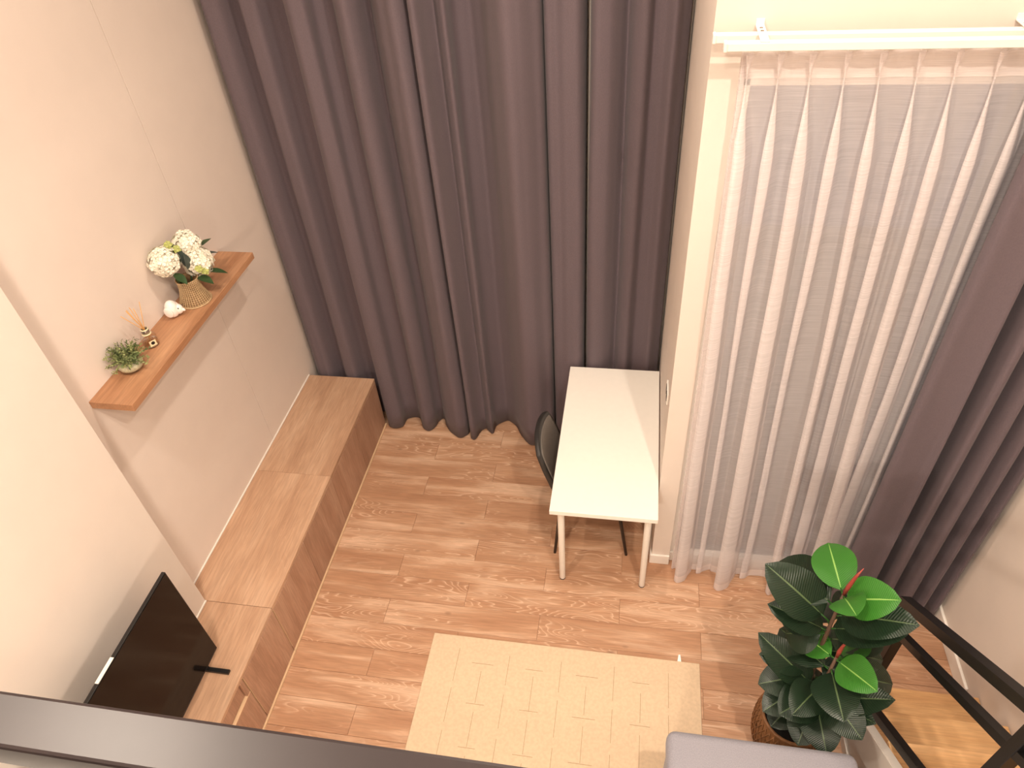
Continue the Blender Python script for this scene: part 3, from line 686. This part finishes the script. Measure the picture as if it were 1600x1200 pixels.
# ------------------------------------------------------------------ sofa
so = empty('sofa', (1.02, -2.0, 0)); tag(so, 'light grey fabric sofa seen from above beside the stairs', 'sofa')
def sbx(x0, x1, y0, y1, z0, z1, bev, seg=4):
    b = bmesh.new(); box(b, x0, x1, y0, y1, z0, z1, bev, seg); return b
obj('base', sbx(-.36, .36, -.72, .72, .10, .34, .02), 'sofa', so, True)
for y0, y1 in ((.70, .915), (-.915, -.70)):
    a = obj('arm', sbx(-.375, .375, y0, y1, .10, .62, .035), 'sofa', so, True)
    obj('arm_pad', sbx(-.385, .385, y0 - .012, y1 + .012, .600, .715, .04, 5), 'sofa', a, True)
obj('backrest', sbx(.20, .38, -.70, .70, .30, .74, .05, 5), 'sofa', so, True)
for y0, y1 in ((.01, .69), (-.69, -.01)):
    obj('seat_cushion', sbx(-.37, .20, y0, y1, .33, .48, .04, 5), 'sofa', so, True)
    obj('back_cushion', sbx(.06, .22, y0, y1, .46, .80, .06, 5), 'sofa', so, True)
for x in (-.32, .32):
    for y in (-.84, .84): obj('foot', lathe(bmesh.new(), [(0, .011 if x < 0 else 0), (.018, .011 if x < 0 else 0), (.024, .10), (0, .10)], (x, y, 0), 14), 'black', so, True)

# ------------------------------------------------------------------ staircase
SX0, SX1 = 1.60, XR - .004
stc = empty('staircase', (1.95, -0.5, 0)); tag(stc, 'light wooden staircase with white side board along the right wall', 'staircase')
def rs(bm):
    for v in bm.verts: v.co -= Vector((1.95, -0.5, 0))
    return bm
RISE, RUN, Y0 = .18, .215, -.50
for k in range(13):
    y1 = Y0 - RUN * k; z = RISE * (k + 1)
    obj('tread', rs(bx(SX0, SX1, y1 - RUN - .02, y1, z - .03, z, .004)), 'stair', stc)
    obj('riser', rs(bx(SX0, SX1, y1 - .035, y1 - .018, z - RISE, z - .03)), 'stair', stc)
yE = Y0 - RUN * 13
sl = RISE / RUN
poly = [(-.50, .05), (-.50, .155), (yE, .155 + (-.50 - yE) * sl), (yE, -.10 + (-.50 - yE) * sl), (-.58, 0), (-.50, 0)]
obj('stringer', rs(prism(poly, 'x', 1.555, 1.598, .003)), 'trim', stc)
poly = [(-.60, 0), (-.60, .005), (yE, .005 + (-.60 - yE) * sl), (yE, 0)]
obj('side_panel', rs(prism(poly, 'x', 1.575, 1.597)), 'trim', stc)
obj('skirting', rs(bx(1.560, 1.575, yE, -.66, 0, .07, .004)), 'trim', stc)
# black railing
rl_ = empty('stair_railing', (1.62, -0.61, 0)); tag(rl_, 'black square-tube steel railing beside the staircase', 'railing')
def rr(bm):
    for v in bm.verts: v.co -= Vector((1.62, -0.61, 0))
    return bm
RXX, RS = 1.622, .866
KK = {'handrail': .866, 'middle_rail': .836, 'bottom_rail': .90}
def rz(y, z0, k=RS): return z0 + (-.61 - y) * k
obj('post', rr(bx(RXX - .021, RXX + .021, -.631, -.589, RISE, rz(-.61, 1.07), .002, 1)), 'black', rl_)
obj('post', rr(bx(RXX - .021, RXX + .021, -1.352, -1.308, RISE * 4, rz(-1.33, 1.07), .002, 1)), 'black', rl_)
for z0, nm, h_, w_ in ((1.088, 'handrail', .042, .044), (.885, 'middle_rail', .034, .036), (.278, 'bottom_rail', .04, .036)):
    ya, ye = (-.535 if nm == 'handrail' else -.61), -2.6
    obj(nm, rr(bar(bmesh.new(), (RXX, ya, rz(ya, z0, KK[nm])), (RXX, ye, rz(ye, z0, KK[nm])), w_, h_)), 'black', rl_)
# mezzanine railing in front of the camera
mr = empty('mezzanine_railing', (-0.145, -2.25, 2.48)); tag(mr, 'dark metal mezzanine handrail crossing the lower left corner', 'railing')
obj('handrail', bx(-1.70, 1.70, -.0135, .0265, .832, .872, .003), 'rail', mr)
obj('rear_rail', bx(-1.70, 1.70, -.075, -.030, .812, .852, .003), 'rail', mr)
obj('bottom_rail', bx(-1.68, 1.68, -.0585, -.0245, .20, .235, .003), 'rail', mr)
for x in (-1.66, -.84, 0.84, 1.66): obj('post', bx(x - .02, x + .02, -.0615, -.0215, .12, .832, .002, 1), 'rail', mr)
for x in (-1.68, -.84, 0.0, 0.84, 1.68): obj('spacer', bx(x - .01, x + .01, -.031, -.013, .835, .850), 'rail', mr)

# ------------------------------------------------------------------ potted rubber plant
PX, PY = 1.262, -0.775
rp = empty('rubber_plant', (PX, PY, 0)); tag(rp, 'tall rubber plant with glossy leaves in a woven brown pot', 'plant')
OFF = Vector((PX, PY, 0))
pprof = [(.118, 0), (.140, .04), (.158, .12), (.165, .20), (.162, .27), (.150, .325), (.146, .335)]
obj('pot', lathe(bmesh.new(), [(0, .004)] + pprof + [(.134, .334), (.140, .29), (.145, .24), (0, .235)], n=48), 'wicker', rp, True)
b = bmesh.new()
for k in range(40):
    for sgn in (1, -1):
        pts = []
        for q in range(10):
            z = .01 + .31 * q / 9; r = next(r0 + (r1 - r0) * (z - z0) / (z1 - z0) for (r0, z0), (r1, z1) in zip(pprof, pprof[1:]) if z0 <= z <= z1 + 1e-6)
            a = 2 * math.pi * k / 40 + sgn * .55 * q / 9; rr_ = r + .002 + .0018 * (1 if (q + (sgn > 0)) % 2 else -1)
            pts.append((rr_ * math.cos(a), rr_ * math.sin(a), z))
        tube(b, pts, .0032, 4)
obj('pot_weave', b, 'wicker', rp, True)
obj('pot_rim', tube(bmesh.new(), [(.142 * math.cos(2 * math.pi * k / 48), .142 * math.sin(2 * math.pi * k / 48), .335) for k in range(49)], .009, 8, False), 'wicker', rp, True)
obj('soil', lathe(bmesh.new(), [(0, .262), (.08, .258), (.143, .25)], n=32), 'soil', rp, True)
S1 = [Vector((1.26, -.77, .24)), Vector((1.262, -.775, .7)), Vector((1.253, -.763, 1.0)), Vector((1.25, -.76, 1.37))]
S2 = [Vector((1.285, -.825, .24)), Vector((1.29, -.835, .6)), Vector((1.287, -.84, 1.04))]
obj('stem', tube(bmesh.new(), [p - OFF for p in S1], [.013, .011, .009, .006], 10), 'stem', rp, True)
obj('stem', tube(bmesh.new(), [p - OFF for p in S2], [.011, .009, .006], 10), 'stem', rp, True)
def leaf_mesh(name, mats, droop):
    bm = bmesh.new(); n = 12; rows = []
    ks = (-1, -.72, -.42, -.16, -.035, .035, .16, .42, .72, 1)
    for i in range(n + 1):
        t_ = i / n
        wv = (max(0, math.sin(math.pi * (t_ ** .92))) ** .62) * .5 if t_ < .93 else .5 * (1 - t_) / .07 * (math.sin(math.pi * (.93 ** .92)) ** .62) * .9
        if i == n: wv = .003
        if i == 0: wv = .02
        rows.append([bm.verts.new((k * wv, t_, .16 * abs(k) * wv - droop * t_ * t_ + .05 * math.sin(t_ * math.pi) + .012 * math.sin(t_ * 9 + k * 3) * abs(k))) for k in ks])
    for A, B in zip(rows, rows[1:]):
        for k in range(len(ks) - 1):
            f = bm.faces.new((A[k], A[k + 1], B[k + 1], B[k])); f.smooth = True; f.material_index = 1 if k == 4 else 0
    me = bpy.data.meshes.new(name); bm.normal_update(); bm.to_mesh(me); bm.free()
    for m in mats: me.materials.append(M[m])
    return me
LM = [leaf_mesh('leaf_dark', ('leafd', 'midrib'), .16), leaf_mesh('leaf_bright', ('leafb', 'midribb'), .10), leaf_mesh('leaf_mid', ('leafm', 'midrib'), .12)]
LEAVES = [((1.25, -0.76, 1.36), (1.234, -0.501, 1.363), 0.138, 1), ((1.25, -0.76, 1.33), (1.385, -0.848, 1.509), 0.134, 1), ((1.25, -0.76, 1.36), (1.243, -0.893, 1.466), 0.114, 1),
((1.251, -0.761, 1.27), (1.053, -0.495, 1.201), 0.165, 0), ((1.252, -0.762, 1.16), (0.989, -0.669, 1.374), 0.16, 0), ((1.253, -0.763, 1.1), (1.016, -0.741, 1.216), 0.105, 0),
((1.251, -0.761, 1.22), (1.439, -0.896, 1.445), 0.138, 0), ((1.252, -0.762, 1.12), (1.426, -0.886, 1.352), 0.12, 0), ((1.253, -0.763, 1.02), (1.548, -0.695, 0.957), 0.112, 0),
((1.287, -0.84, 1.02), (1.194, -0.689, 0.93), 0.105, 1), ((1.287, -0.84, 1.02), (1.368, -1.012, 1.148), 0.121, 1), ((1.287, -0.84, 1.0), (1.465, -0.715, 0.985), 0.079, 2),
((1.287, -0.838, 0.92), (1.113, -0.595, 0.827), 0.134, 0), ((1.288, -0.836, 0.72), (1.025, -0.731, 0.942), 0.129, 0), ((1.288, -0.838, 0.9), (1.607, -0.802, 0.797), 0.129, 0),
((1.287, -0.839, 0.94), (1.274, -1.069, 1.018), 0.155, 0), ((1.288, -0.835, 0.7), (1.116, -0.955, 0.738), 0.146, 0), ((1.289, -0.835, 0.66), (1.492, -0.935, 0.926), 0.119, 0),
((1.257, -0.767, 0.62), (1.428, -0.992, 0.847), 0.116, 0), ((1.289, -0.833, 0.52), (1.354, -0.986, 0.628), 0.117, 0), ((1.255, -0.765, 0.8), (1.032, -0.776, 0.876), 0.107, 0),
((1.258, -0.768, 0.5), (1.121, -0.909, 0.499), 0.131, 0), ((1.254, -0.764, 0.95), (1.557, -0.737, 0.873), 0.12, 0), ((1.256, -0.766, 0.7), (1.599, -0.702, 0.645), 0.126, 0),
((1.252, -.762, 1.18), (1.42, -.60, 1.10), .13, 0), ((1.253, -.763, 1.08), (1.10, -.73, .99), .14, 0), ((1.253, -.763, 1.04), (1.42, -.72, .97), .14, 0), ((1.253, -.763, .98), (1.33, -.60, .90), .14, 0), ((1.252, -.762, 1.14), (1.24, -.60, 1.04), .13, 0), ((1.252, -.762, 1.05), (1.10, -.60, 1.02), .13, 0), ((1.255, -.765, .85), (1.46, -.86, .86), .13, 0),
((1.288, -.837, .8), (1.14, -1.0, .86), .13, 0), ((1.288, -.837, .78), (1.40, -1.05, .80), .14, 0), ((1.256, -.766, .75), (1.10, -.62, .70), .13, 0), ((1.288, -.836, .62), (1.20, -1.02, .60), .13, 0), ((1.257, -.767, .55), (1.40, -.62, .50), .13, 0), ((1.256, -.766, .72), (1.04, -.83, .72), .13, 0), ((1.288, -.836, .66), (1.30, -1.06, .64), .14, 0), ((1.256, -.766, .62), (1.07, -.90, .62), .13, 0),
((1.254, -0.764, 0.9), (1.116, -0.677, 0.807), 0.121, 0), ((1.257, -0.767, 0.6), (1.233, -0.853, 0.745), 0.129, 0)]
for i, (B_, T_, wd, kind) in enumerate(LEAVES):
    B_ = Vector(B_); T_ = Vector(T_); ax = T_ - B_; Lf = ax.length; d = ax.normalized()
    pet = max(.025, Lf - .30); wd *= 1.22 if kind != 2 else 1.1
    base = B_ + d * pet; ll = Lf - pet
    out = Vector((d.x, d.y, 0)).normalized() if abs(d.z) < .95 else Vector((0, 1, 0))
    n = (Vector((-.35, -.45, .8)) + Vector((0, 0, .25))).normalized(); n = (n - d * n.dot(d)).normalized(); s = d.cross(n).normalized()
    mt = Matrix(((s.x * wd, d.x * ll, n.x * ll, base.x - OFF.x), (s.y * wd, d.y * ll, n.y * ll, base.y - OFF.y), (s.z * wd, d.z * ll, n.z * ll, base.z - OFF.z), (0, 0, 0, 1)))
    lo = bpy.data.objects.new('leaf', LM[kind]); COL.objects.link(lo); lo.parent = rp; lo.matrix_local = mt
    if i < 3 or i in (9, 10): lo['label'] = 'young bright green leaf'
    pt = bmesh.new(); tube(pt, [B_ - OFF, base - OFF + d * .01], .0035, 6); po = obj('petiole', pt, 'leafm', rp, True)
for a, c in (((1.25, -.76, 1.37), (1.268, -.755, 1.545)), ((1.287, -.84, 1.04), (1.290, -.835, 1.165))):
    a = Vector(a) - OFF; c = Vector(c) - OFF; q = (c - a)
    o = obj('leaf_bud', tube(bmesh.new(), [a, a + q * .3, a + q * .7 + Vector((.004, 0, 0)), c + Vector((.012, 0, 0))], [.006, .009, .006, .001], 10), 'bud', rp, True); o['label'] = 'red rolled leaf bud'
